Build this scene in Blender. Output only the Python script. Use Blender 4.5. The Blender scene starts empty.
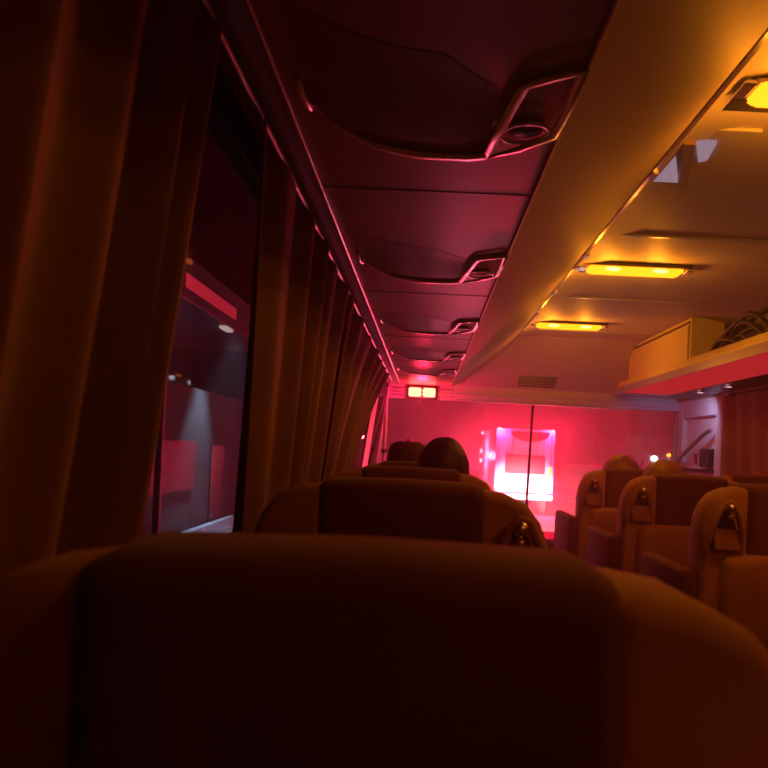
import bpy, bmesh, math, random
from mathutils import Vector, Matrix
random.seed(7)
S = bpy.context.scene
COL = S.collection
ZC = 1.30            # eye height of the camera above the aisle floor
PI = math.pi

# ------------------------------------------------------------------ materials
MATS = {}
def mat(name, col, rough=.6, metal=0.0, bump=None, spec=.5, noise=None, sheen=0):
    if name in MATS: return MATS[name]
    m = bpy.data.materials.new(name); m.use_nodes = True
    nt = m.node_tree; b = nt.nodes['Principled BSDF']
    b.inputs['Base Color'].default_value = (*col, 1)
    b.inputs['Roughness'].default_value = rough
    b.inputs['Metallic'].default_value = metal
    b.inputs['Specular IOR Level'].default_value = spec
    if sheen:
        b.inputs['Sheen Weight'].default_value = sheen
    if noise or bump:
        tc = nt.nodes.new('ShaderNodeTexCoord')
    if noise:
        n = nt.nodes.new('ShaderNodeTexNoise'); n.inputs['Scale'].default_value = noise[0]; n.inputs['Detail'].default_value = 5
        r = nt.nodes.new('ShaderNodeValToRGB'); k = noise[1]
        r.color_ramp.elements[0].position = .3; r.color_ramp.elements[1].position = .7
        r.color_ramp.elements[0].color = (*[c*(1-k) for c in col], 1)
        r.color_ramp.elements[1].color = (*[min(1, c*(1+k)) for c in col], 1)
        nt.links.new(tc.outputs['Object'], n.inputs['Vector'])
        nt.links.new(n.outputs['Fac'], r.inputs['Fac']); nt.links.new(r.outputs['Color'], b.inputs['Base Color'])
    if bump:
        n = nt.nodes.new('ShaderNodeTexNoise'); n.inputs['Scale'].default_value = bump[0]; n.inputs['Detail'].default_value = 3
        bp = nt.nodes.new('ShaderNodeBump'); bp.inputs['Strength'].default_value = bump[1]; bp.inputs['Distance'].default_value = .004
        nt.links.new(tc.outputs['Object'], n.inputs['Vector'])
        nt.links.new(n.outputs['Fac'], bp.inputs['Height']); nt.links.new(bp.outputs['Normal'], b.inputs['Normal'])
    MATS[name] = m
    return m

def emit(name, rgb, strength=1.0):
    if name in MATS: return MATS[name]
    m = bpy.data.materials.new(name); m.use_nodes = True
    nt = m.node_tree; nt.nodes.clear()
    o = nt.nodes.new('ShaderNodeOutputMaterial'); e = nt.nodes.new('ShaderNodeEmission')
    e.inputs['Color'].default_value = (*rgb, 1); e.inputs['Strength'].default_value = strength
    nt.links.new(e.outputs[0], o.inputs[0]); MATS[name] = m
    return m

def glass(name, tint, film=0.0, filmcol=(.8, .8, .8), refl=1.0):
    """thin pane: clear transmission + fresnel reflection, and a share of light-scattering road dust"""
    m = bpy.data.materials.new(name); m.use_nodes = True
    nt = m.node_tree; nt.nodes.clear(); N = nt.nodes.new; L = nt.links.new
    o = N('ShaderNodeOutputMaterial'); t = N('ShaderNodeBsdfTransparent'); t.inputs[0].default_value = (*tint, 1)
    g = N('ShaderNodeBsdfGlossy'); g.inputs['Roughness'].default_value = .02
    g.inputs['Color'].default_value = (refl, refl, refl, 1)
    lw = N('ShaderNodeLayerWeight')          # Schlick reflectance from the facing term
    pw = N('ShaderNodeMath'); pw.operation = 'POWER'; pw.inputs[1].default_value = 5
    f = N('ShaderNodeMath'); f.operation = 'MULTIPLY_ADD'; f.inputs[1].default_value = .96; f.inputs[2].default_value = .04
    L(lw.outputs['Facing'], pw.inputs[0]); L(pw.outputs[0], f.inputs[0])
    mx = N('ShaderNodeMixShader')
    last = t.outputs[0]
    if film:
        tr = N('ShaderNodeBsdfTranslucent'); tr.inputs[0].default_value = (*filmcol, 1)
        mf = N('ShaderNodeMixShader'); L(t.outputs[0], mf.inputs[1]); L(tr.outputs[0], mf.inputs[2])
        tc = N('ShaderNodeTexCoord'); n = N('ShaderNodeTexNoise'); n.inputs['Scale'].default_value = 2.2; n.inputs['Detail'].default_value = 6
        L(tc.outputs['Object'], n.inputs['Vector'])
        mp = N('ShaderNodeMapRange'); mp.inputs['To Min'].default_value = film*.7; mp.inputs['To Max'].default_value = film*1.3
        L(n.outputs['Fac'], mp.inputs['Value']); L(mp.outputs[0], mf.inputs[0]); last = mf.outputs[0]
    L(f.outputs[0], mx.inputs[0]); L(last, mx.inputs[1]); L(g.outputs[0], mx.inputs[2])
    L(mx.outputs[0], o.inputs[0]); MATS[name] = m
    return m

M = dict(
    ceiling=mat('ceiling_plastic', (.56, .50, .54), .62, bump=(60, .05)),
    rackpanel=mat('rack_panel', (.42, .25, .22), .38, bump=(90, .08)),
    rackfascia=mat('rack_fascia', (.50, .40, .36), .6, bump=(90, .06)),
    dark=mat('dark_plastic', (.035, .03, .032), .35),
    module=mat('module_plastic', (.28, .18, .17), .4),
    chrome=mat('chrome', (.88, .86, .90), .22, metal=1),
    satin=mat('satin_metal', (.62, .60, .66), .32, metal=.9),
    silver=mat('silver_plastic', (.44, .45, .72), .35, metal=.2),
    redpanel=mat('red_plastic', (.55, .07, .06), .35),
    seatred=mat('seat_fabric_red', (.13, .034, .026), .85, bump=(260, .1), noise=(9, .25), sheen=.2),
    seattan=mat('seat_fabric_tan', (.44, .21, .065), .7, bump=(200, .08), noise=(11, .15), sheen=.15),
    seatshell=mat('seat_shell', (.11, .07, .05), .45),
    curtain=mat('curtain_cloth', (.21, .095, .04), .8, bump=(320, .35), noise=(6, .2), sheen=.3),
    wall=mat('wall_trim', (.30, .25, .24), .6, bump=(120, .1)),
    palewall=mat('pale_trim', (.55, .50, .62), .45),
    floor=mat('floor_vinyl', (.09, .075, .07), .5, noise=(14, .3)),
    rubber=mat('rubber', (.02, .02, .02), .7),
    skin=mat('skin', (.45, .25, .17), .5, bump=(60, .1)),
    hair=mat('hair', (.022, .015, .012), .5, bump=(140, .6)),
    hairbrown=mat('hair_brown', (.30, .15, .055), .42, bump=(140, .6)),
    shirtblue=mat('shirt_blue', (.06, .07, .12), .8, bump=(240, .3)),
    shirtgrey=mat('shirt_grey', (.2, .18, .18), .8, bump=(240, .3)),
    trousers=mat('trousers', (.03, .032, .045), .85, bump=(240, .3)),
    cap=mat('cap_cloth', (.10, .03, .05), .75, bump=(240, .3)),
    asphalt=mat('asphalt', (.16, .15, .155), .8, bump=(30, .5), noise=(3, .25)),
    verge=mat('verge_gravel', (.24, .19, .12), .9, bump=(20, .6), noise=(2, .4)),
    paint=mat('road_paint', (.75, .75, .72), .6),
    concrete=mat('concrete', (.42, .43, .46), .8, noise=(4, .2)),
    truckwhite=mat('truck_white', (.80, .76, .82), .4),
    truckred=mat('truck_red', (.10, .006, .01), .5),
    truckdark=mat('truck_dark', (.05, .045, .05), .5),
    lavender=mat('hatch_plastic', (.62, .56, .70), .4),
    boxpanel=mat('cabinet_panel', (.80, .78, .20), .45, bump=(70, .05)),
    cable=mat('cable_rubber', (.022, .018, .016), .5),
    building=mat('building_wall', (.05, .07, .065), .8, noise=(3, .2)),
    metalsheet=mat('grey_sheet', (.16, .175, .22), .5),
)
M['lamp'] = emit('lamp_lens', (1.0, .21, .006), 4.0)
M['bulb'] = emit('lamp_bulb', (1.0, .55, .07), 7.0)
M['digits'] = emit('led_digits', (1.0, .075, .038), 16.0)
M['ledred'] = emit('led_red', (1.0, .02, .03), 1.2)
M['trucklamp'] = emit('truck_marker', (1.0, .045, .06), 30.0)
M['taillamp'] = emit('truck_tail_lamp', (1.0, .06, .06), 40.0)
M['amber'] = emit('amber_lamp', (1.0, .28, .03), 6.0)
M['white_lamp'] = emit('white_lamp', (.8, .92, 1.0), 14.0)
M['warm_lamp'] = emit('warm_lamp', (1.0, .75, .45), 6.0)
M['spotglow'] = emit('reading_spot', (1.0, .7, .62), 1.3)
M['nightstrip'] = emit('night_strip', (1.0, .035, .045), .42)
M['signred'] = emit('red_strip', (1.0, .03, .06), 1.1)
M['glass'] = glass('side_glass', (.75, .77, .80), refl=.3)
M['windshield'] = glass('windshield_glass', (.93, .93, .94), film=.03)

# ------------------------------------------------------------------ mesh helpers
class MB:
    def __init__(self): self.bm = bmesh.new()
    def box(self, x0, x1, y0, y1, z0, z1, bev=0.0, seg=2):
        g = bmesh.ops.create_cube(self.bm, size=1)
        for v in g['verts']:
            v.co = Vector(((x0+x1)/2 + v.co.x*(x1-x0), (y0+y1)/2 + v.co.y*(y1-y0), (z0+z1)/2 + v.co.z*(z1-z0)))
        if bev:
            es = {e for v in g['verts'] for e in v.link_edges}
            bmesh.ops.bevel(self.bm, geom=list(es), offset=bev, segments=seg, profile=.5, affect='EDGES')
        return self
    def tube(self, pts, r, seg=8, closed=False, flat=1.0):
        pts = [Vector(p) for p in pts]; n = len(pts); rings = []
        rr = r if isinstance(r, (list, tuple)) else [r]*n
        for i, p in enumerate(pts):
            a = pts[(i-1) % n] if (closed or i) else p
            b = pts[(i+1) % n] if (closed or i < n-1) else p
            d = (b-a).normalized()
            u = d.cross(Vector((0, 0, 1)))
            if u.length < .05: u = d.cross(Vector((1, 0, 0)))
            u.normalize(); w = d.cross(u).normalized()
            rings.append([self.bm.verts.new(p + (u*math.cos(t) + w*math.sin(t)*flat)*rr[i])
                          for t in [2*PI*k/seg for k in range(seg)]])
        for i in range(n if closed else n-1):
            A, B = rings[i], rings[(i+1) % n]
            for k in range(seg):
                self.bm.faces.new((A[k], A[(k+1) % seg], B[(k+1) % seg], B[k]))
        if not closed:
            self.bm.faces.new(rings[0][::-1]); self.bm.faces.new(rings[-1])
        return self
    def ball(self, c, r, sx=1, sy=1, sz=1, seg=16):
        g = bmesh.ops.create_uvsphere(self.bm, u_segments=seg, v_segments=max(6, seg//2), radius=r)
        for v in g['verts']:
            v.co = Vector((c[0]+v.co.x*sx, c[1]+v.co.y*sy, c[2]+v.co.z*sz))
        return self
    def prism(self, prof, axis, a, b):
        """closed profile extruded along an axis; axis 'y' takes (x,z), 'x' takes (y,z), 'z' takes (x,y)"""
        def P(p, t):
            return (p[0], t, p[1]) if axis == 'y' else (t, p[0], p[1]) if axis == 'x' else (p[0], p[1], t)
        A = [self.bm.verts.new(P(p, a)) for p in prof]; B = [self.bm.verts.new(P(p, b)) for p in prof]
        n = len(prof)
        for i in range(n):
            self.bm.faces.new((A[i], A[(i+1) % n], B[(i+1) % n], B[i]))
        self.bm.faces.new(A[::-1]); self.bm.faces.new(B)
        return self
    def pillow(self, outline, layers):
        """outline in (x,z), layers (y, inset): rounded slab that follows a convex outline"""
        n = len(outline); P = [Vector((p[0], p[1])) for p in outline]
        area = sum(P[i].x*P[(i+1) % n].y - P[(i+1) % n].x*P[i].y for i in range(n))
        s = 1 if area > 0 else -1
        nor = []
        for i in range(n):
            e1 = (P[i]-P[i-1]).normalized(); e2 = (P[(i+1) % n]-P[i]).normalized()
            t = (e1+e2).normalized(); nn = Vector((t.y, -t.x))*s
            k = max(.45, math.sqrt(max(0, (1+e1.dot(e2))/2))); nor.append(nn/k)
        rings = []
        for (y, ins) in layers:
            rings.append([self.bm.verts.new((P[i].x - nor[i].x*ins, y, P[i].y - nor[i].y*ins)) for i in range(n)])
        for A, B in zip(rings, rings[1:]):
            for i in range(n): self.bm.faces.new((A[i], A[(i+1) % n], B[(i+1) % n], B[i]))
        self.bm.faces.new(rings[0][::-1]); self.bm.faces.new(rings[-1])
        return self
    def xf(self, mtx):
        bmesh.ops.transform(self.bm, matrix=mtx, verts=self.bm.verts[:]); return self
    def build(self, name, m, parent=None, smooth=False, loc=None):
        bmesh.ops.recalc_face_normals(self.bm, faces=self.bm.faces[:])
        me = bpy.data.meshes.new(name); self.bm.to_mesh(me); self.bm.free()
        me.materials.append(m)
        if smooth:
            for p in me.polygons: p.use_smooth = True
            try: me.set_sharp_from_angle(angle=math.radians(48))
            except Exception: pass
        o = bpy.data.objects.new(name, me); COL.objects.link(o)
        if parent: o.parent = parent
        if loc: o.location = loc
        return o

def thing(name, label, cat, loc=(0, 0, 0), group=None, rz=0):
    o = bpy.data.objects.new(name, None); COL.objects.link(o); o.empty_display_size = .1
    o.location = loc; o.rotation_euler.z = rz
    return tag(o, label, cat, group)
def tag(o, label, cat, group=None):
    o['label'] = label; o['category'] = cat
    if group: o['group'] = group
    return o
def struct(o):
    o['kind'] = 'structure'; return o
def kids(o): return [c for c in bpy.data.objects if c.parent == o]
def dup(o, loc, label, group=None):
    def cp(src, par):
        c = src.copy(); COL.objects.link(c)
        if par: c.parent = par
        for k in kids(src): cp(k, c)
        return c
    src_kids = kids(o)
    r = o.copy(); COL.objects.link(r)
    for k in src_kids: cp(k, r)
    r.location = loc; r['label'] = label
    if group: r['group'] = group
    return r

# ------------------------------------------------------------------ coach body
# coordinates below: x right, y forward, z relative to the eye; the whole place is raised by ZC at the end
FL = -1.30; Y0, YF = -1.0, 5.92
def wx(z): return -.375 + (z + .1)*.115          # leaning left side wall
def rx(z): return 2.075 - (z + .1)*.08           # leaning right side wall

struct(MB().box(-.42, 2.12, Y0, YF, FL-.06, FL).build('floor', M['floor']))
# ceiling: flat centre, coved to the right wall, dropping to the front header
cp = [(.585, .80), (.66, .845), (.78, .862), (1.40, .862), (1.60, .85), (1.80, .81), (1.95, .74), (2.02, .62),
      (2.08, .62), (2.0, .80), (1.84, .87), (1.62, .91), (.62, .92), (.52, .82)]
struct(MB().prism(cp, 'y', Y0, 5.30).build('ceiling', M['ceiling'], smooth=True))
# sloping front part of the ceiling above the windscreen
fp = [(5.30, .862), (5.36, .835), (5.62, .66), (5.80, .53), (5.93, .475), (5.98, .50), (5.70, .72), (5.36, .90), (5.30, .91)]
fc = struct(MB().prism(fp, 'x', .30, 2.02).build('trim_1', M['ceiling'], smooth=True))
v = MB()
for k in range(5):
    yy = 5.70 + .022*k; zz = .605 - (yy-5.70)*.72
    v.box(.72, 1.02, yy-.006, yy+.004, zz-.012, zz+.006)
v.build('vent', M['dark'], fc)
# joints across the ceiling
for k, (yj, w) in enumerate(((2.78, .010), (3.92, .008), (4.98, .02))):
    struct(MB().box(.66, 1.55, yj-w, yj+w, .853, .8615).build('trim_%d' % (k+2), M['silver']))
# roof of the left side above the rack
struct(MB().prism([(-.33, .70), (-.22, .90), (.60, .92), (.56, .96), (-.26, .96), (-.40, .72)], 'y', Y0, YF).build('trim_5', M['ceiling']))

# left wall: lower panel, cant rail and posts
def wallprism(z0, z1, y0, y1, t, side, inset=0):
    f = wx if side == 'l' else rx
    s = -1 if side == 'l' else 1
    return MB().prism([(f(z0)-s*inset, z0), (f(z1)-s*inset, z1), (f(z1)+s*t, z1), (f(z0)+s*t, z0)], 'y', y0, y1)
wl = struct(wallprism(FL, -.225, Y0, YF, .07, 'l').build('wall_left', M['wall']))
struct(wallprism(.50, .74, Y0, YF, .07, 'l').build('trim_6', M['wall']))
sill = MB().prism([(wx(-.2)-.01, -.225), (wx(-.2)+.035, -.225), (wx(-.2)+.04, -.205), (wx(-.2)-.01, -.195)], 'y', Y0, YF)
struct(sill.build('trim_7', M['palewall']))
for k, (a, b, mm) in enumerate(((.42, .52, 'wall'), (2.30, 2.40, 'wall'), (4.42, 4.80, 'palewall'), (5.70, 5.92, 'palewall'))):
    struct(wallprism(-.225, .52, a, b, .06, 'l').build('trim_%d' % (8+k), M[mm]))
for k, (a, b) in enumerate(((-.9, .42), (.52, 2.30), (2.40, 4.42), (4.80, 5.70))):
    w = struct(wallprism(-.225, .52, a, b, .006, 'l', -.025).build('window_%d' % (k+1), M['glass']))
    fr = MB()
    for (za, zb) in ((-.225, -.20), (.475, .505)):
        fr.prism([(wx(za)-.02, za), (wx(za)+.004, za), (wx(zb)+.004, zb), (wx(zb)-.02, zb)], 'y', a, b)
    fr.build('window_frame', M['rubber'], w)
# right wall
struct(wallprism(FL, -.26, Y0, 4.93, .07, 'r').build('wall_right', M['wall']))
struct(wallprism(.46, .74, Y0, YF, .07, 'r').build('trim_12', M['wall']))
for k, (a, b) in enumerate(((1.2, 1.3), (3.2, 3.3), (4.86, 4.98))):
    struct(wallprism(-.26, .48, a, b, .06, 'r').build('trim_%d' % (13+k), M['palewall'] if k == 2 else M['wall']))
for k, (a, b) in enumerate(((-.9, 1.2), (1.3, 3.2), (3.3, 4.86))):
    struct(wallprism(-.26, .48, a, b, .006, 'r', -.03).build('window_%d' % (5+k), M['glass']))
struct(MB().box(-.42, 2.12, Y0-.05, Y0, FL, .95).build('wall_back', M['wall']))

# front door at the right: pale frame, two panes, diagonal grab rail and lock box
d = struct(MB().box(2.00, 2.06, 4.99, 5.10, FL, .47, .008).build('door_1', M['palewall']))
MB().box(2.00, 2.06, 5.74, 5.86, FL, .47, .008).build('door_post', M['palewall'], d)
MB().box(2.00, 2.06, 5.10, 5.74, .33, .47, .008).build('door_header', M['palewall'], d)
MB().box(2.01, 2.06, 5.10, 5.74, FL, -.13, .008).build('door_panel', M['palewall'], d)
MB().box(1.99, 2.05, 5.08, 5.76, -.085, -.06, .006).build('door_rail', M['dark'], d)
MB().box(2.035, 2.043, 5.10, 5.74, -.13, .33).build('door_glass', M['lavender'], d)
MB().tube([(1.975, 5.80, -.02), (1.975, 5.70, .02), (1.975, 5.22, .20), (1.99, 5.14, .225)], .016, 8).build('grab_rail', M['satin'], d, smooth=True)
MB().box(1.97, 2.03, 5.14, 5.30, -.045, .09, .012).build('lock_box', M['dark'], d)
MB().tube([(1.965, 5.33, -.03), (1.955, 5.33, .05)], .012, 8).build('door_handle', M['chrome'], d)

d.location.x = .045
# front header above the windscreen with pale lines, side louvres
hd = struct(MB().prism([(5.86, .395), (5.84, .43), (5.84, .52), (5.98, .54), (5.98, .395)], 'x', -.36, 2.06).build('trim_16', M['palewall']))
MB().box(.22, 2.02, 5.828, 5.845, .447, .459, .003).box(.22, 2.02, 5.845, 5.858, .402, .410, .002).build('silver_line', M['silver'], hd)
MB().box(-.36, .60, 5.84, 5.95, .52, .92).build('bulkhead', M['ceiling'], hd)
lv = MB()
for k in range(3):
    lv.box(-.29, -.165, 5.822, 5.842, .418+.026*k, .428+.026*k, .002)
    lv.box(.075, .20, 5.822, 5.842, .418+.026*k, .428+.026*k, .002)
lv.build('louvre', M['satin'], hd)
# windscreen in two halves with a centre seal
for k, (a, b) in enumerate(((-.35, .865), (.885, 2.062))):
    struct(MB().prism([(5.955, .395), (6.10, -.78), (6.106, -.78), (5.961, .395)], 'x', a, b).build('window_%d' % (8+k), M['windshield']))
struct(MB().prism([(5.945, .40), (6.09, -.78), (6.115, -.78), (5.97, .40)], 'x', .866, .884).build('trim_17', M['rubber']))
struct(MB().prism([(5.90, .40), (6.03, -.78), (6.13, -.78), (5.99, .40)], 'x', -.41, -.33).build('trim_18', M['palewall']))
struct(MB().prism([(5.90, .40), (6.03, -.78), (6.13, -.78), (5.99, .40)], 'x', 2.06, 2.12).build('trim_19', M['palewall']))
struct(MB().box(-.40, 2.1, 5.55, 6.14, -.90, -.66, .03).build('trim_20', M['dark']))
struct(MB().box(-.40, 2.1, 6.02, 6.16, -1.9, -.80, .02).build('wall_front', M['truckdark']))

# ------------------------------------------------------------------ left overhead rack
rk = thing('overhead_rack', 'long grey overhead rack running above the single seats, sloped face lit orange', 'overhead rack', (0, 0, .5))
def rel(mb): return mb.xf(Matrix.Translation((0, 0, -.5)))
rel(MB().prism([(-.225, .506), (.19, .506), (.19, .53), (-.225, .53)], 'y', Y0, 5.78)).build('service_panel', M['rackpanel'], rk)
rel(MB().prism([(-.30, .515), (-.225, .497), (-.222, .505), (-.225, .53), (-.30, .54)], 'y', Y0, 5.78)).build('outer_trim', M['silver'], rk)
rel(MB().tube([(-.225, Y0, .497), (-.225, 5.78, .497)], .0035, 8)).build('trim_bead', M['chrome'], rk, smooth=True)
face = [(.19, .503), (.27, .548), (.36, .605), (.46, .682), (.56, .768), (.60, .805)]
back = [(.58, .83), (.53, .795), (.43, .71), (.33, .635), (.24, .575), (.185, .53)]
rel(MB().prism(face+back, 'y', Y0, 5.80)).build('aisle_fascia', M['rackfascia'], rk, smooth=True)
rel(MB().prism([(.592, .793), (.606, .797), (.612, .812), (.604, .822), (.590, .818)], 'y', Y0, 5.80)).build('edge_strip', M['chrome'], rk, smooth=True)
for yy in (1.15, 2.02, 2.86, 3.05, 3.55, 4.1, 4.7):
    rel(MB().box(.597, .613, yy-.022, yy+.022, .788, .800, .002)).build('strip_clip', M['satin'], rk)
rel(MB().tube([(.187, Y0, .502), (.187, 5.78, .502)], .004, 8)).build('fascia_bead', M['module'], rk, smooth=True)

# service units: bowed lip, raised pod and framed reading-light recess at the aisle end
def unit(label, yy):
    t = thing('reading_light_unit', label, 'reading light unit', (0, yy, .5055), 'reading light units under the left rack')
    def drop(x):                       # how far the far edge hangs below the panel
        q = (x + .195)/.275
        return .019*min(1, max(0, q)*3.2)**.8
    def edge(x): return -.10*max(0, (-.02-x)/.175)**1.6 - .012*max(0, (x-.05)/.03)
    b = MB(); nx, ny = 18, 9; rows = []
    for j in range(ny+1):
        s_ = j/ny; r = []
        for i in range(nx+1):
            x = -.195 + .275*i/nx
            r.append(b.bm.verts.new((x, edge(x) - .27*(1-s_)*(1-.35*max(0, (x-.0)/.08)), -.0005 - drop(x)*(3*s_*s_-2*s_**3))))
        rows.append(r)
    for A, B in zip(rows, rows[1:]):
        for i in range(nx): b.bm.faces.new((A[i], A[i+1], B[i+1], B[i]))
    back = [b.bm.verts.new((v.co.x, v.co.y+.004, 0)) for v in rows[-1]]
    for i in range(nx): b.bm.faces.new((rows[-1][i], rows[-1][i+1], back[i+1], back[i]))
    b.build('belly', M['module'], t, smooth=True)
    lip = [(x, edge(x), -.004-drop(x)) for x in [-.150 + .226*k/16 for k in range(17)]]
    MB().tube(lip, [.004+.0085*min(1, k/6) for k in range(17)], 10, flat=.32).build('lip', M['chrome'], t, smooth=True)
    # parallelogram frame of the reading light, open to the aisle end
    fr = [(.078, -.004, -.022), (.094, -.11, -.017), (.112, -.215, -.010), (.148, -.240, -.010), (.182, -.258, -.010), (.180, -.17, -.013), (.174, -.08, -.017), (.125, -.035, -.021)]
    MB().tube(fr, .0085, 10, closed=True, flat=.4).build('recess_frame', M['chrome'], t, smooth=True)
    MB().prism([(.080, -.006), (.113, -.212), (.181, -.252), (.173, -.08)], 'z', -.006, -.001).build('recess_plate', M['rackfascia'], t)
    ring = [(.130+.036*math.cos(a), -.085+.034*math.sin(a)-.2*.036*math.cos(a), -.016) for a in [2*PI*k/20 for k in range(20)]]
    rg = MB().tube(ring, .0055, 8, closed=True, flat=.5).build('light_ring', M['chrome'], t, smooth=True)
    MB().ball((.130, -.085, -.008), .028, 1.05, 1, .35, 14).build('lens', M['dark'], rg, smooth=True)
    MB().tube([(-.200, -.20, -.004), (-.198, -.16, -.012), (-.196, -.11, -.004)], .0055, 8).build('hinge', M['chrome'], t, smooth=True)
    return t
unit('nearest ceiling reading light unit, mostly dark with red glints, overhead', 1.19)
for yy, lb in ((2.09, 'chrome rimmed reading light unit, second from the camera under the rack'),
               (3.03, 'third reading light unit from the camera, smaller pale curved rim'),
               (3.97, 'fourth reading light unit, just behind the last one by the red clock'),
               (4.78, 'farthest reading light unit under the rack, just above the red clock')):
    unit(lb, yy)
# panel joints of the underside
for yy in (1.42, 2.36, 3.30, 4.20, 5.1):
    MB().box(-.222, .186, yy-.003, yy+.003, .0045, .0065).build('panel_joint', M['dark'], rk)

# clock
ck = thing('digital_clock', 'glowing red digital clock on the front header', 'clock', (-.045, 5.835, .447))
MB().box(-.125, .125, -.03, .004, -.055, .055, .01).build('housing', M['dark'], ck)
MB().box(-.107, -.007, -.037, -.028, -.036, .036, .012).build('digit_pair', M['digits'], ck)
MB().box(.009, .107, -.037, -.028, -.036, .036, .012).build('digit_pair', M['digits'], ck)
MB().box(-.003, .005, -.036, -.028, .010, .018).box(-.003, .005, -.036, -.028, -.018, -.010).build('colon', M['amber'], ck)

ds = thing('front_fill_box', 'made-up glowing box on the dashboard, added to light the front rack', 'added light', (.25, 5.66, -.66))  # made-up glow hidden behind the seats, added to brighten the coach front
MB().prism([(-.06, 0), (-.04, .16), (.0, .19), (.05, .0)], 'x', -.22, .22).build('hood', M['dark'], ds)
MB().prism([(-.064, .03), (-.046, .145), (-.043, .145), (-.060, .03)], 'x', -.19, .19).build('fill_face', emit('fill_glow', (1.0, .5, .75), 3.0), ds)
# ------------------------------------------------------------------ ceiling lamps and hatch
def lamp(label, yy, xx=.90, watt=3.0):
    t = thing('ceiling_lamp', label, 'ceiling lamp', (xx, yy, .862), 'orange ceiling lamps along the aisle')
    MB().prism([(-.255, 0), (-.235, -.016), (.235, -.016), (.255, 0)], 'y', -.02, .135).build('housing', M['dark'], t)
    lens = MB().prism([(-.205, -.014), (-.215, -.026), (-.195, -.040), (.195, -.040), (.215, -.026), (.205, -.014)], 'y', -.012, .07)
    bmesh.ops.bevel(lens.bm, geom=lens.bm.edges[:], offset=.006, segments=2, affect='EDGES')
    lens.build('lens', M['lamp'], t, smooth=True)
    for s in (-1, 1):
        MB().ball((s*.105, -.010, -.030), .011, 3.4, .6, .8, 12).build('bulb', M['bulb'], t, smooth=True)
    for s in (-1, 1):
        MB().box(s*.236-.016, s*.236+.016, -.016, .05, -.030, -.014, .004).build('end_clip', M['chrome'], t)
    for s in (-1, 1):
        L = bpy.data.lights.new('lamp_light', 'POINT'); L.shadow_soft_size = .02
        L.energy = watt; L.color = (1.0, .285, .012)
        o = bpy.data.objects.new('lamp_light', L); COL.objects.link(o); o.parent = t; o.location = (s*.105, .03, -.075)
    return t
lamp('large orange ceiling lamp cut by the right edge of the frame', 1.60, .915)
lamp('bright yellow ceiling lamp, second from the camera above the aisle', 3.20)
lamp('smaller yellow ceiling lamp, farthest along the aisle', 4.67)

lamp('orange ceiling lamp overhead beside the camera, above the frame', .22, .90, 1.6)
ht = thing('roof_hatch', 'pale roof hatch panel behind the rack edge in the ceiling', 'roof hatch', (.66, 2.05, .862))
MB().box(-.12, .17, -.20, .20, -.010, 0, .004).build('hatch_frame', M['ceiling'], ht)
M['hatchglow'] = emit('hatch_glow', (.95, .62, .80), .30)     # emission in the panes stands in for light from outside
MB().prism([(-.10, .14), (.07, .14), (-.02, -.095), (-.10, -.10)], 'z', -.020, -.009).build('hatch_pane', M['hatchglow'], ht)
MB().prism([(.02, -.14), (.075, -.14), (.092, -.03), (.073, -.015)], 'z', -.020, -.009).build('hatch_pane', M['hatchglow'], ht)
MB().prism([(-.015, -.15), (.015, -.15), (.10, .15), (.075, .15)], 'z', -.030, -.009).build('hatch_lever', M['module'], ht)

# ------------------------------------------------------------------ right overhead rack
rr = thing('luggage_rack', 'long luggage rack over the right seats with silver lip and glowing red strip below', 'luggage rack', (1.5, 0, .5))
def relr(mb): return mb.xf(Matrix.Translation((-1.5, 0, -.5)))
relr(MB().prism([(1.50, .50), (1.512, .552), (1.535, .552), (1.53, .50)], 'y', Y0, 5.80)).build('silver_rail', M['silver'], rr)
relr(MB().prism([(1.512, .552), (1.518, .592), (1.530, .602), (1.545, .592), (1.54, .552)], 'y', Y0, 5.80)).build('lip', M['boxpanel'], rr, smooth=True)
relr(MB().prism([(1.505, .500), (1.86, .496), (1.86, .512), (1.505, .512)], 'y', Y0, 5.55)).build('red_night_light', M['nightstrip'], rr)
relr(MB().prism([(1.86, .492), (2.0, .470), (2.02, .51), (1.86, .512)], 'y', Y0, 5.62)).build('inner_underside', M['dark'], rr)
relr(MB().box(1.535, 2.0, Y0, 5.80, .512, .522)).build('shelf', M['ceiling'], rr)
relr(MB().box(1.505, 2.02, 5.55, 5.82, .492, .512, .003)).build('end_plate', M['silver'], rr)
for yy in (3.62, 4.55, 5.02):
    e = relr(MB().tube([(1.90, yy, .488), (1.90, yy, .474)], .018, 12)).build('spot_lamp', M['spotglow'], rr, smooth=True)
    relr(MB().tube([(1.90+.024*math.cos(a), yy+.024*math.sin(a), .480) for a in [2*PI*k/14 for k in range(14)]], .006, 6, closed=True)).build('spot_ring', M['chrome'], e, smooth=True)

cb = thing('rack_cabinet', 'closed cabinet filling the front of the right luggage rack, lit orange', 'cabinet', (1.54, 4.88, .523))
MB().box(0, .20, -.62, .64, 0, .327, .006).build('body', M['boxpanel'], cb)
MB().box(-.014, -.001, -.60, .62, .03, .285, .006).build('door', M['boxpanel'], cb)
MB().box(-.010, .0, -.61, .63, .292, .300).build('gap_strip', M['dark'], cb)
MB().tube([(-.012, -.62, .018), (-.012, .62, .018)], .008, 8).build('rod', M['dark'], cb)
c2 = thing('front_cabinet', 'small orange panel box at the far end of the right luggage rack', 'cabinet', (1.58, 5.69, .523))
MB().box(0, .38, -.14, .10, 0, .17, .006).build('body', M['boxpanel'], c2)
MB().box(-.008, -.0005, -.12, .08, .02, .15, .004).build('door', M['boxpanel'], c2)

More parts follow.
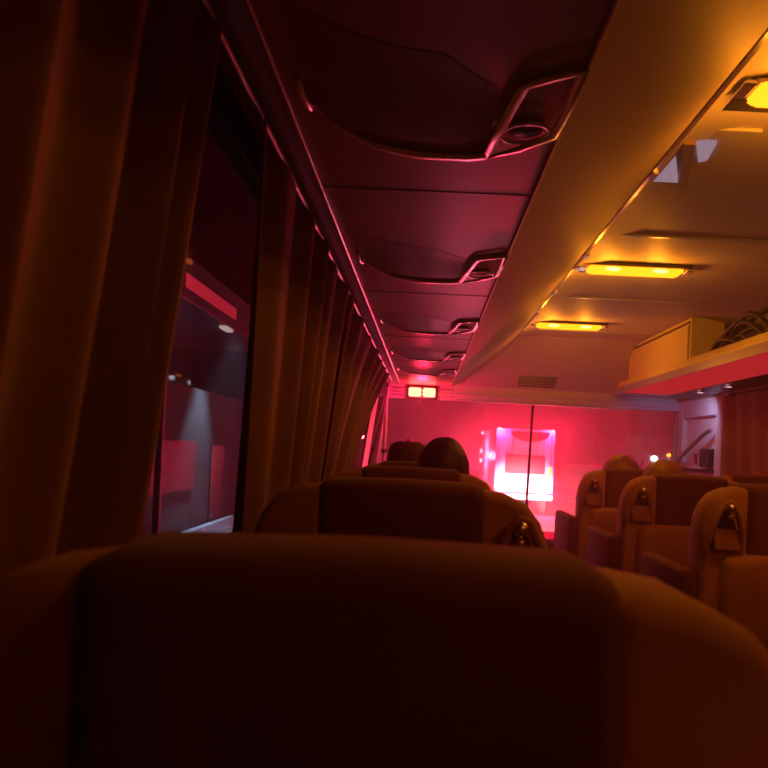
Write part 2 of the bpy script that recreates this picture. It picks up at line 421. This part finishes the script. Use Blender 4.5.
cbn = thing('coiled_cable', 'black coiled cable heaped on the right luggage rack', 'cable', (1.66, 3.72, .523))
random.seed(3)
def arc(y0, y1, h, x, r, skew=0, n=16):
    return [(x + .03*math.sin(5*i/n+skew), y0 + (y1-y0)*i/n, .012 + h*max(0, math.sin(PI*i/n))**.65) for i in range(n+1)]
for k, (a, b_, h, x, r) in enumerate(((.40, -.50, .215, -.08, .015), (.37, -.36, .185, -.05, .013), (.42, -.15, .115, -.08, .013),
                                       (.30, -.55, .145, -.02, .014), (.34, -.70, .245, .03, .014), (.44, .05, .07, -.07, .013), (.36, -.30, .12, -.09, .012))):
    MB().tube(arc(a, b_, h, x, r, k), r, 8).build('loop', M['cable'], cbn, smooth=True)
MB().tube([(-.07, .42, .02), (-.05, .36, .05), (-.03, .30, .06), (-.02, .22, .03)], [.025, .05, .048, .025], 10).build('binding', M['cable'], cbn, smooth=True)

# ------------------------------------------------------------------ curtains
def curtain(label, side, ylo, yhi, zb, zt, folds, amp, ph, group, off=.035):
    """ylo/yhi: functions of height 0..1 giving the near and far edge"""
    f = wx if side == 'l' else rx
    s = 1 if side == 'l' else -1
    t = thing('curtain', label, 'curtain', (f(zb)+s*off, (ylo(0)+yhi(0))/2, zb), group)
    ox, oy, oz = t.location
    def sheet(z0, z1, nz, xtra, thick):
        b = MB(); nu = folds*14; rows = []
        for j in range(nz+1):
            z = z0 + (z1-z0)*j/nz; h = (z-zb)/(zt-zb)
            row = []
            for i in range(nu+1):
                q = i/nu
                w = q + .018*math.sin(7*q+ph)*1.0
                p = 2*PI*folds*w + ph + .35*math.sin(3*h+ph+4*q)
                a = amp*(1-.35*h)*(.75+.35*math.sin(2.3*folds*q+ph))
                xo = a*(math.sin(p) + .28*math.sin(2*p+.8))
                y = ylo(h) + (yhi(h)-ylo(h))*q + .35*a*math.cos(p)
                row.append(b.bm.verts.new((f(z)+s*(off+xtra)+s*xo-ox, y-oy, z-oz)))
            rows.append(row)
        for A, B in zip(rows, rows[1:]):
            for i in range(nu): b.bm.faces.new((A[i], A[i+1], B[i+1], B[i]))
        return b
    c = sheet(zb, zt, 22, 0, 0).build('cloth', M['curtain'], t, smooth=True)
    md = c.modifiers.new('thickness', 'SOLIDIFY'); md.thickness = .003
    h = sheet(zb-.004, zb+.030, 2, .0035, 0).build('hem', M['curtain'], t, smooth=True)
    md = h.modifiers.new('thickness', 'SOLIDIFY'); md.thickness = .004
    return t
LG = 'brown curtains on the left windows'
curtain('nearest brown curtain hanging at the left edge of the frame', 'l', lambda h: .40, lambda h: .835+.015*h, -.24, .485, 4, .030, .6, LG)
curtain('brown curtain behind the dark gap of bare glass, beside the second seat', 'l', lambda h: 1.40-.32*h, lambda h: 2.26, -.24, .485, 5, .026, 2.1, LG)
curtain('red lit curtain swept back on a slant toward the front', 'l', lambda h: 2.33, lambda h: 3.22+.25*h+1.35*h*h, -.22, .485, 6, .026, .2, LG)
tag(MB().tube([(wx(.49)+.035, -.8, .490), (wx(.49)+.035, 5.3, .490)], .006, 8).build('curtain_rail', M['satin'], smooth=True),
    'thin rail above the left windows carrying the brown curtains', 'curtain rail')
curtain('dark brown curtain on the right side behind the front door', 'r', lambda h: 2.6, lambda h: 4.86, -.26, .44, 9, .024, 1.2, None, .04)

# ------------------------------------------------------------------ seats
def seat(label, x, y, aisle, group, tray=True):
    t = thing('coach_seat', label, 'seat', (x, y, FL), group)
    T = 1.24; W = .265; C = .148
    # centre panel
    c_out = [(-C, .40), (C, .40), (C, T-.024), (C-.006, T-.008), (C-.022, T), (0, T+.003), (-C+.022, T), (-C+.006, T-.008), (-C, T-.024)]
    MB().pillow(c_out, [(.0, .022), (.008, .010), (.022, .003), (.045, 0), (.100, .0), (.122, .007), (.138, .018)]).build('center_panel', M['seatred'], t, smooth=True)
    for s in (-1, 1):
        o = [(C-.022, .40), (W-.015, .40), (W, .70), (W, T-.16), (W-.006, T-.105), (W-.022, T-.062), (W-.046, T-.032), (W-.080, T-.016), (C+.004, T-.011), (C-.022, T-.010)]
        o = [(s*a, b) for a, b in o]
        wg = MB().pillow(o, [(.012, .016), (.018, .007), (.035, .001), (.06, 0), (.105, 0), (.128, .006), (.142, .016)]).build('side_wing', M['seattan'], t, smooth=True)
        if s == aisle and tray:
            # triangular grab handle: loop, dark recess, sloping ledge and a bolt on top
            cx = s*.203
            def tp(a, b, yy): return (cx+s*a, yy, T+b)
            loop = [tp(-.046, -.185, .004), tp(-.040, -.13, -.010), tp(-.022, -.075, -.016), tp(-.004, -.05, -.016), tp(.014, -.058, -.016),
                    tp(.034, -.10, -.012), tp(.048, -.15, -.006), tp(.054, -.19, .004)]
            MB().tube(loop, .0085, 10).build('grab_handle', M['seattan'], wg, smooth=True)
            MB().pillow([(cx+s*a, T+b) for a, b in ((-.040, -.180), (-.032, -.12), (-.012, -.070), (.008, -.068), (.026, -.10), (.046, -.182))], [(.004, .004), (.012, 0), (.02, 0)]).build('recess', M['seatshell'], wg)
            MB().prism([(-.008, T-.186), (-.010, T-.180), (.000, T-.128), (.016, T-.125), (.016, T-.186)], 'x', cx-.033, cx+.037).build('ledge', M['seattan'], wg, smooth=True)
            MB().ball((cx-s*.002, -.022, T-.068), .014).ball((cx-s*.002, -.020, T-.092), .009).build('bolt', M['chrome'], wg, smooth=True)
    if tray:
        to = [(-.205, .72), (.205, .72), (.212, .76), (.212, T-.225), (.200, T-.207), (.14, T-.197), (-.14, T-.197), (-.200, T-.207), (-.212, T-.225), (-.212, .76)]
        MB().pillow(to, [(-.052, .022), (-.046, .008), (-.036, 0), (-.006, 0), (.015, .0)]).build('back_pocket', M['seattan'], t, smooth=True)
    MB().box(-.235, .235, .0, .10, .20, .50, .02).build('lower_shell', M['seatshell'], t)
    MB().box(-.24, .24, .10, .60, .36, .48, .045, 4).build('seat_cushion', M['seatred'], t, smooth=True)
    MB().box(-.10, .10, .14, .50, .03, .36, .02).box(-.2, .2, .12, .54, 0, .035, .01).build('pedestal', M['dark'], t)
    for s in (-1, 1):
        ar = MB().box(s*.290-.024, s*.290+.024, .02, .42, .60, .99, .018, 3).build('armrest', M['seatred'], t, smooth=True)
        MB().prism([(.05, .42), (.13, .42), (.14, .62), (.04, .62)], 'x', s*.290-.014, s*.290+.014).build('armrest_bracket', M['seatshell'], ar)
    return t
LX = -.035; SG = 'single coach seats on the left'; RG = 'coach seats on the right side'
seat('seat back filling the bottom of the frame, dark panel with tan wing', LX, .355, 1, SG, tray=False)
seat('second single seat back from the camera, red and tan with rounded shoulders', LX, 1.22, 1, SG)
seat('third single seat from the camera, under the dark haired round head', LX, 2.05, 1, SG)
seat('farthest single left seat, just a red edge below the flat cap', LX, 2.86, 1, SG)
RX = 1.058
seat('nearest right seat, tan wing with triangular grab handle, cut by right edge', RX, 2.02, -1, RG)
seat('middle right aisle seat with tan wing and dark red back', RX, 2.82, -1, RG)
seat('farthest right aisle seat glowing red beside the bright road', RX, 3.62, -1, RG)
seat('window side seat behind the nearest right seat, partly hidden', RX+.640, 2.82, 1, RG)
seat('farthest window side seat with its top below the front door', RX+.640, 3.62, 1, RG)

# ------------------------------------------------------------------ passengers
def person(label, x, y, top, hairm, shirtm, cap=False, hs=1.0):
    """seated figure facing forward; top = height of the crown above the eye"""
    t = thing('person', label, 'person', (x, y, FL))
    H = top - FL                     # crown above floor
    hz = H - .118                    # head centre
    hy = .295
    def rem(o, vox, sm=6):
        r = o.modifiers.new('skin_surface', 'REMESH'); r.mode = 'VOXEL'; r.voxel_size = vox; r.use_smooth_shade = True
        s_ = o.modifiers.new('soften', 'SMOOTH'); s_.factor = .5; s_.iterations = sm
    sh = hz - .245                   # shoulder height
    b = MB()
    # head
    b.ball((0, hy, hz+.012), .10, .76, .95, 1.05, 24).ball((0, hy+.035, hz-.045), .07, .80, .95, 1.0, 20).ball((0, hy+.07, hz-.092), .026, 1.1, .8, .8, 12)
    b.tube([(0, hy+.094, hz+.012), (0, hy+.108, hz-.012), (0, hy+.116, hz-.030), (0, hy+.098, hz-.038)], [.008, .010, .014, .010], 8)
    b.ball((0, hy+.096, hz-.066), .011, 2.0, .7, .9, 10)
    for s in (-1, 1):
        b.ball((s*.078, hy-.002, hz-.012), .026, .35, .8, 1.25, 12)
        b.ball((s*.030, hy+.088, hz+.014), .013, 1.2, .7, .8, 10)
    b.tube([(0, hy-.012, hz-.05), (0, hy-.020, hz-.13), (0, hy-.028, sh+.02)], [.056, .054, .066], 14)
    # torso
    b.tube([(0, hy-.03, sh+.035), (0, hy-.035, sh-.06), (0, hy-.03, sh-.20), (0, hy-.015, .62), (0, hy+.01, .545)], [.075, .125, .135, .135, .13], 18)
    for s in (-1, 1):
        S_ = (s*.165, hy-.03, sh-.015); E = (s*.215, hy+.03, sh-.29); Wr = (s*.11, hy+.24, sh-.36)
        b.tube([(s*.05, hy-.03, sh+.01), S_], [.07, .062], 12)
        b.tube([S_, ((S_[0]+E[0])/2, (S_[1]+E[1])/2, (S_[2]+E[2])/2), E], [.058, .048, .040], 12)
        b.tube([E, ((E[0]+Wr[0])/2, (E[1]+Wr[1])/2, (E[2]+Wr[2])/2), Wr], [.040, .037, .026], 12)
        # hand resting on the thigh, five fingers
        d = Vector((-s*.25, .93, -.18)).normalized(); sd = Vector((s*1, .25, 0)).normalized()
        W0 = Vector(Wr)
        b.tube([W0, W0+d*.045, W0+d*.085], [.024, .034, .030], 10, flat=.55)
        for k, ln in enumerate((.058, .072, .078, .070)):
            st = W0 + d*.08 + sd*((1.5-k)*.017)
            b.tube([st, st+d*ln*.5+Vector((0, 0, .004)), st+d*ln*.8+Vector((0, 0, -.010)), st+d*ln+Vector((0, 0, -.024))], [.0095, .009, .0085, .007], 8)
        th = W0 + d*.03 - sd*.024
        b.tube([th, th+d*.028-sd*.022, th+d*.055-sd*.026], [.012, .010, .008], 8)
        # legs
        hp = (s*.085, hy+.02, .565); kn = (s*.115, hy+.35, .545); an = (s*.115, hy+.33, .10)
        b.tube([hp, ((hp[0]+kn[0])/2, (hp[1]+kn[1])/2, .56), kn], [.085, .074, .058], 14)
        b.tube([kn, (s*.115, hy+.345, .36), an], [.056, .054, .038], 14)
        b.tube([an, (s*.12, hy+.39, .045), (s*.125, hy+.48, .032)], [.040, .038, .028], 10)
    body = b.build('body', M['skin'], t, smooth=True); rem(body, .0075, 4)
    # clothes
    c = MB()
    c.tube([(0, hy-.03, sh+.045), (0, hy-.035, sh-.06), (0, hy-.03, sh-.20), (0, hy-.015, .62), (0, hy+.01, .535)], [.085, .135, .146, .147, .145], 18)
    for s in (-1, 1):
        S_ = (s*.165, hy-.03, sh-.015); E = (s*.215, hy+.03, sh-.29); Wr = (s*.12, hy+.22, sh-.355)
        c.tube([(s*.05, hy-.03, sh+.012), S_], [.08, .072], 12)
        c.tube([S_, ((S_[0]+E[0])/2, (S_[1]+E[1])/2, (S_[2]+E[2])/2), E], [.068, .058, .050], 12)
        c.tube([E, ((E[0]+Wr[0])/2, (E[1]+Wr[1])/2, (E[2]+Wr[2])/2), Wr], [.050, .046, .036], 12)
    rem(c.build('shirt', shirtm, t, smooth=True), .010, 5)
    c = MB()
    for s in (-1, 1):
        hp = (s*.085, hy+.02, .565); kn = (s*.115, hy+.35, .545); an = (s*.115, hy+.33, .12)
        c.tube([(0, hy, .575), hp], [.13, .10], 14)
        c.tube([hp, ((hp[0]+kn[0])/2, (hp[1]+kn[1])/2, .56), kn], [.095, .084, .068], 14)
        c.tube([kn, (s*.115, hy+.345, .36), an], [.066, .064, .050], 14)
    rem(c.build('trousers', M['trousers'], t, smooth=True), .010, 5)
    for s in (-1, 1):
        sm_ = MB().tube([(s*.115, hy+.285, .05), (s*.118, hy+.36, .052), (s*.125, hy+.46, .040), (s*.126, hy+.52, .032)], [.042, .048, .045, .028], 12)
        sm_.box(s*.12-.045, s*.12+.045, hy+.25, hy+.54, .0, .02, .008).build('shoe', M['dark'], t, smooth=True)
    # hair: cap of hair over crown and nape, leaving the face free
    h = MB(); h.ball((0, hy-.012, hz+.020), .108*hs, .80*(1+(hs-1)*.6), .93, 1.0, 28)
    dl = [v for v in h.bm.verts if (v.co.y > hy+.045 and v.co.z < hz+.055) or v.co.z < hz-.075]
    bmesh.ops.delete(h.bm, geom=dl, context='VERTS')
    for v in h.bm.verts:
        k = .0025*math.sin(v.co.x*160)*math.sin(v.co.y*120+1) + .002*math.sin(v.co.z*140+v.co.x*90)
        v.co += (v.co - Vector((0, hy, hz))).normalized()*k
    ho = h.build('hair', hairm, t, smooth=True)
    sd_ = ho.modifiers.new('volume', 'SOLIDIFY'); sd_.thickness = .010; ho.modifiers.new('round', 'SUBSURF').render_levels = 1
    if cap:
        c = MB()
        prof = [(.098, -.005), (.102, .025), (.098, .060), (.086, .088), (.055, .103), (.0, .108)]
        rings = []
        for (r, z) in prof[:-1]:
            rings.append([c.bm.verts.new((r*.86*math.cos(a), hy-.005+r*1.05*math.sin(a), hz+.028+z)) for a in [2*PI*k/28 for k in range(28)]])
        for A, B in zip(rings, rings[1:]):
            for k in range(28): c.bm.faces.new((A[k], A[(k+1) % 28], B[(k+1) % 28], B[k]))
        c.bm.faces.new(rings[-1])
        co = c.build('cap', M['cap'], t, smooth=True)
        k_ = co.modifiers.new('cloth', 'SOLIDIFY'); k_.thickness = .004
        pk = MB(); n = 14; A = []; B = []
        for k in range(n+1):
            a = PI*(.16+.68*k/n)
            A.append(pk.bm.verts.new((.086*math.cos(a), hy-.005+.105*math.sin(a), hz+.030)))
            B.append(pk.bm.verts.new((.088*math.cos(a), hy-.005+.105*math.sin(a)+.075*math.sin(PI*k/n)**.7, hz+.018)))
        for k in range(n): pk.bm.faces.new((A[k], A[k+1], B[k+1], B[k]))
        po = pk.build('peak', M['cap'], co, smooth=True)
        k_ = po.modifiers.new('board', 'SOLIDIFY'); k_.thickness = .004
        MB().ball((0, hy-.005, hz+.137), .008, 1, 1, .6, 10).build('button', M['cap'], co, smooth=True)
    return t
person('person with short dark hair seated in the third single seat', .062, 2.05, .030, M['hair'], M['shirtgrey'])
person('person in a dark flat cap in the farthest single seat', -.075, 2.86, .012, M['hair'], M['shirtblue'], cap=True)
person('person with orange lit hair in the middle right seat', RX-.02, 2.82, -.026, M['hairbrown'], M['shirtgrey'], hs=1.13)
person('person with orange lit hair in the farthest right aisle seat', RX+.01, 3.62, -.008, M['hairbrown'], M['shirtblue'], hs=1.13)

# grab pole by the driver
gp = thing('grab_pole', 'slim upright grab pole glinting pink by the front left window', 'pole', (-.325, 5.72, -.66))
MB().tube([(0, 0, 0), (0, 0, 1.02), (.0, .005, 1.06)], .016, 12).build('pole', M['palewall'], gp, smooth=True)
MB().tube([(0, 0, 0), (0, 0, .02)], .035, 16).build('foot_plate', M['satin'], gp, smooth=True)
MB().tube([(0, 0, .605), (0, 0, .635)], .024, 12).build('clamp', M['dark'], gp, smooth=True)

# ------------------------------------------------------------------ outside
GZ = -2.60
struct(MB().box(-4.2, 9.0, 4.0, 95, GZ-.1, GZ).build('road', M['asphalt']))
struct(MB().box(9.0, 40, 4.0, 95, GZ-.1, GZ+.05).build('verge_right', M['verge']))
struct(MB().box(-40, -4.2, 2.0, 95, GZ-.1, GZ+.12).build('pavement_left', M['concrete']))
dsh = MB()
for k in range(9): dsh.box(2.2, 2.34, 9+8*k, 12+8*k, GZ, GZ+.006)
dsh.box(8.4, 8.55, 6, 90, GZ, GZ+.006)
struct(dsh.build('road_marking', M['paint']))

# truck ahead
TX0, TX1, TY, TT = 2.96, 5.38, 30.0, .97
tr = thing('box_truck', 'white box truck ahead with glowing red lights seen through the windscreen', 'truck', ((TX0+TX1)/2, TY, GZ))
def tl(mb): return mb.xf(Matrix.Translation((-(TX0+TX1)/2, -TY, -GZ)))
tl(MB().box(TX0, TX1, TY+.06, TY+7.4, -1.55, TT, .03)).build('cargo_box', M['truckwhite'], tr)
fr = MB()
fr.box(TX0-.01, TX0+.13, TY-.03, TY+.10, -1.6, TT+.01, .01).box(TX1-.13, TX1+.01, TY-.03, TY+.10, -1.6, TT+.01, .01)
fr.box(TX0, TX1, TY-.03, TY+.10, TT-.09, TT+.012, .01).box(TX0, TX1, TY-.03, TY+.1, -1.65, -1.5, .01)
tl(fr).build('door_frame', M['lavender'], tr)
for a, b in ((TX0+.14, (TX0+TX1)/2-.01), ((TX0+TX1)/2+.01, TX1-.14)):
    dd = tl(MB().box(a, b, TY, TY+.05, -1.48, TT-.1, .01)).build('rear_door', M['truckwhite'], tr)
    tl(MB().tube([((a+b)/2, TY-.03, -1.45), ((a+b)/2, TY-.03, TT-.12)], .018, 8)).build('lock_rod', M['satin'], dd)
sw = [(3.55, TT-.10)] + [(3.55+1.62*k/12, TT-.20-.30*math.sin(PI*(k+.0)/12)**.55) for k in range(13)] + [(5.17, TT-.10)]
tl(MB().prism(sw, 'y', TY-.07, TY-.035)).build('rolled_tarp', M['truckred'], tr)
tl(MB().box(3.36, 5.02, TY-.07, TY-.035, -.88, -.09, .03, 3)).build('dark_panel', M['truckred'], tr)
tl(MB().box(TX0, TX1, TY-.10, TY+.10, -1.95, -1.72, .02)).build('bumper', M['truckwhite'], tr)
for xx in (TX0+.02, TX0+.30, TX1-.30):
    pass
for xx in (TX0+.10, TX1-.10):
    tl(MB().ball((xx, TY-.05, TT-.02), .075, 1.2, .7, .9, 12)).build('marker_lamp', M['trucklamp'], tr, smooth=True)
tl(MB().ball((TX0-.04, TY+6.9, TT-.06), .085, .8, 1, 1, 12)).build('marker_lamp', M['trucklamp'], tr, smooth=True)
for (yy, zz, r) in ((TY+7.2, -.02, .09), (TY+7.2, -.50, .09), (TY+3.2, -.14, .08), (TY+1.6, -.16, .07)):
    tl(MB().ball((TX0-.05, yy, zz), r, .8, 1.2, 1.2, 12)).build('side_marker', M['trucklamp'], tr, smooth=True)
for xx in (TX0+.28, TX1-.28):
    tl(MB().box(xx-.22, xx+.22, TY-.14, TY-.05, -1.66, -1.48, .03, 3)).build('tail_lamp', M['taillamp'], tr)
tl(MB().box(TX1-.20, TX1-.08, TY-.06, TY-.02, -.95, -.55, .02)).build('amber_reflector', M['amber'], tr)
tl(MB().box(TX0+.2, TX1-.2, TY+.2, TY+8.8, -1.9, -1.6)).build('chassis', M['truckdark'], tr)
for (xx, yy) in ((TX0+.18, TY+1.6), (TX1-.18, TY+1.6), (TX0+.18, TY+2.8), (TX1-.18, TY+2.8), (TX0+.18, TY+8.4), (TX1-.18, TY+8.4)):
    w = tl(MB().tube([(xx-.15, yy, GZ+.48), (xx-.12, yy, GZ+.48), (xx+.12, yy, GZ+.48), (xx+.15, yy, GZ+.48)], [.42, .48, .48, .42], 24)).build('wheel', M['rubber'], tr, smooth=True)
    tl(MB().tube([(xx-.16, yy, GZ+.48), (xx+.16, yy, GZ+.48)], .22, 16)).build('wheel_hub', M['satin'], w, smooth=True)
tl(MB().box(TX0+.05, TX1-.05, TY+7.55, TY+9.3, -2.0, .35, .12, 3)).build('cab', M['truckwhite'], tr, smooth=True)

# van on the right verge, facing the coach
vn = thing('van', 'pale van with lit headlamps far ahead beside the front door post', 'van', (13.3, 40, -.78))
struct(MB().prism([(10.8, GZ), (12.0, -.78), (40, -.78), (40, GZ)], 'y', 36, 62).build('embankment', M['verge']))
MB().prism([(0, .35), (0, 1.0), (.55, 1.25), (1.15, 2.0), (1.4, 2.08), (4.6, 2.08), (4.7, 1.9), (4.7, .35)], 'x', -.9, .9).build('body', M['lavender'], vn)
MB().prism([(.60, 1.27), (1.12, 1.93), (1.14, 1.92), (.64, 1.25)], 'x', -.78, .78).build('windscreen', M['dark'], vn)
for s in (-1, 1):
    MB().ball((s*.56, -.02, .80), .15, 1.2, .4, .9, 14).build('headlamp', M['white_lamp'], vn, smooth=True)
MB().ball((.25, -.03, 1.02), .11, 1.2, .4, .9, 12).build('indicator', M['amber'], vn, smooth=True)
MB().box(-.9, .9, -.10, .05, .30, .55, .04).build('bumper', M['truckdark'], vn)
for s in (-1, 1):
    for yy in (.95, 3.7):
        MB().tube([(s*.82-.09, yy, .33), (s*.82+.09, yy, .33)], .33, 20).build('wheel', M['rubber'], vn, smooth=True)

# roadside at the left, seen through the bare glass
sh = thing('roadside_kiosk', 'dim roadside kiosk with red light strip beyond the left window', 'kiosk', (-5.9, 16.3, GZ+.12))
MB().box(-1.6, .6, -3.2, 5.0, 0, 3.6, .02).build('wall', M['building'], sh)
MB().box(-1.7, 1.2, -3.4, 5.2, 5.10, 5.95, .02).build('canopy', M['metalsheet'], sh)
for yy in (-3.2, 5.0): MB().box(1.02, 1.14, yy-.06, yy+.06, 0, 5.11).build('post', M['metalsheet'], sh)
MB().box(1.205, 1.23, -2.6, 1.0, 5.33, 5.60, .01).build('red_strip', M['signred'], sh)
MB().box(1.0, 1.17, .4, 1.0, 5.03, 5.10, .01).build('canopy_lamp', M['spotglow'], sh)
MB().box(.605, .66, -2.6, .2, 1.3, 2.4, .01).build('shutter', M['truckdark'], sh)
MB().box(.6, .64, 1.5, 2.6, .1, 2.3, .01).build('kiosk_door', M['dark'], sh)
br = thing('concrete_barrier', 'pale concrete roadside barrier lit cold blue beyond the left window', 'barrier', (-5.0, 14, GZ+.12))
MB().prism([(-.20, 0), (.20, 0), (.12, .12), (.08, .46), (-.08, .46), (-.12, .12)], 'y', -11, 6).build('wall', M['concrete'], br)
sl = thing('street_lamp', 'distant street lamp showing one tiny white point low in the left window', 'street lamp', (-16.5, 43.0, GZ+.12))
MB().tube([(0, 0, 0), (0, 0, 2.6)], .05, 10).build('post', M['metalsheet'], sl)
MB().ball((0, 0, 2.72), .11, 1, 1, 1, 14).build('globe', M['white_lamp'], sl, smooth=True)
# white lamp seen between curtain and seat
rm = thing('marker_post', 'white lamp post by the road past the swept back curtain', 'lamp post', (-3.3, 30.0, GZ))
MB().tube([(0, 0, 0), (0, 0, 1.75)], .04, 10).build('post', M['metalsheet'], rm)
MB().box(-.10, .10, -.08, .08, 1.75, 2.40, .04, 3).build('lamp', M['warm_lamp'], rm, smooth=True)

# ------------------------------------------------------------------ lights
def point(name, loc, col, w, r=.1, kind='POINT', target=None, size=None, blend=.3):
    L = bpy.data.lights.new(name, kind); L.energy = w; L.color = col
    L.shadow_soft_size = r
    if kind == 'SPOT': L.spot_size = math.radians(size); L.spot_blend = blend
    o = bpy.data.objects.new(name, L); COL.objects.link(o); o.location = loc
    if target:
        o.rotation_euler = (Vector(target)-Vector(loc)).to_track_quat('-Z', 'Y').to_euler()
    return o
RED = (1.0, .008, .05)
TR_W = 2200
for xx in (TX0+.28, TX1-.28):
    point('tail_light', (xx, TY-.35, -1.55), RED, TR_W, .18)
for xx in (TX0+.10, TX1-.10):
    point('top_marker_light', (xx, TY-.25, TT-.02), RED, TR_W*.35, .1)
HL_W = 88000
for xx in (-.05, 1.75):
    point('headlight', (xx, 6.35, -1.75), (1.0, .93, 1.0), HL_W, .09, 'SPOT', (4.1, TY, -2.0), 9.5, .9)
point('side_marker_light', (TX0-.6, TY+4.5, -.2), (1.0, .05, .12), 900, .1)
for xx in (-.05, 1.75):
    point('low_beam', (xx, 6.35, -1.78), (1.0, .95, .86), 140000, .09, 'SPOT', (5.0, 24, -2.95), 12, .8)
# added red fill for the underside of the front rack, no real source
point('front_fill', (.25, 5.40, -.52), (1.0, .07, .15), 11, .15)
# clock LEDs, added cool spot for the door, street lamp over the barrier
point('clock_light', (-.045, 5.62, .39), (1.0, .02, .07), 10, .05)
point('door_fill', (1.84, 5.02, .455), (.72, .66, 1.0), 4, .03, 'SPOT', (2.05, 5.55, .0), 120, .8)
point('street_light', (-4.6, 17.0, 2.5), (.60, .70, 1.0), 2600, .2, 'SPOT', (-4.7, 16.6, -2.4), 62, .6)

w = bpy.data.worlds.new('night'); S.world = w; w.use_nodes = True
w.node_tree.nodes['Background'].inputs[0].default_value = (.35, .32, .5, 1)
w.node_tree.nodes['Background'].inputs[1].default_value = .004

# ------------------------------------------------------------------ camera
cd = bpy.data.cameras.new('camera'); co = bpy.data.objects.new('camera', cd); COL.objects.link(co)
F = 720/768
cd.sensor_width = 36; cd.sensor_fit = 'HORIZONTAL'; cd.lens = 36*F
cd.shift_x = (384-425)/768; cd.shift_y = (448-384)/768
cd.clip_start = .02; cd.clip_end = 300
ROLL = math.radians(2.7)
co.rotation_euler = (Matrix.Rotation(PI/2, 3, 'X') @ Matrix.Rotation(ROLL, 3, 'Z')).to_euler()
cd.dof.use_dof = True; cd.dof.focus_distance = 3.6; cd.dof.aperture_fstop = 9.0
S.camera = co

for o in list(S.objects):
    if o.parent is None: o.location.z += ZC

# thin night haze, also added in the cabin to imitate lens glare
nt = w.node_tree
vs = nt.nodes.new('ShaderNodeVolumeScatter'); vs.inputs['Color'].default_value = (.95, .95, .95, 1)
vs.inputs['Density'].default_value = .012; vs.inputs['Anisotropy'].default_value = .78
nt.links.new(vs.outputs[0], nt.nodes['World Output'].inputs['Volume'])
S.view_settings.view_transform = 'Standard'; S.view_settings.look = 'None'
S.view_settings.gamma = 1; S.view_settings.use_curve_mapping = False
S.view_settings.exposure = 0
S.cycles.use_denoising = True
S.cycles.max_bounces = 8; S.cycles.diffuse_bounces = 4; S.cycles.transparent_max_bounces = 16
S.cycles.volume_bounces = 1
S.cycles.sample_clamp_indirect = 4
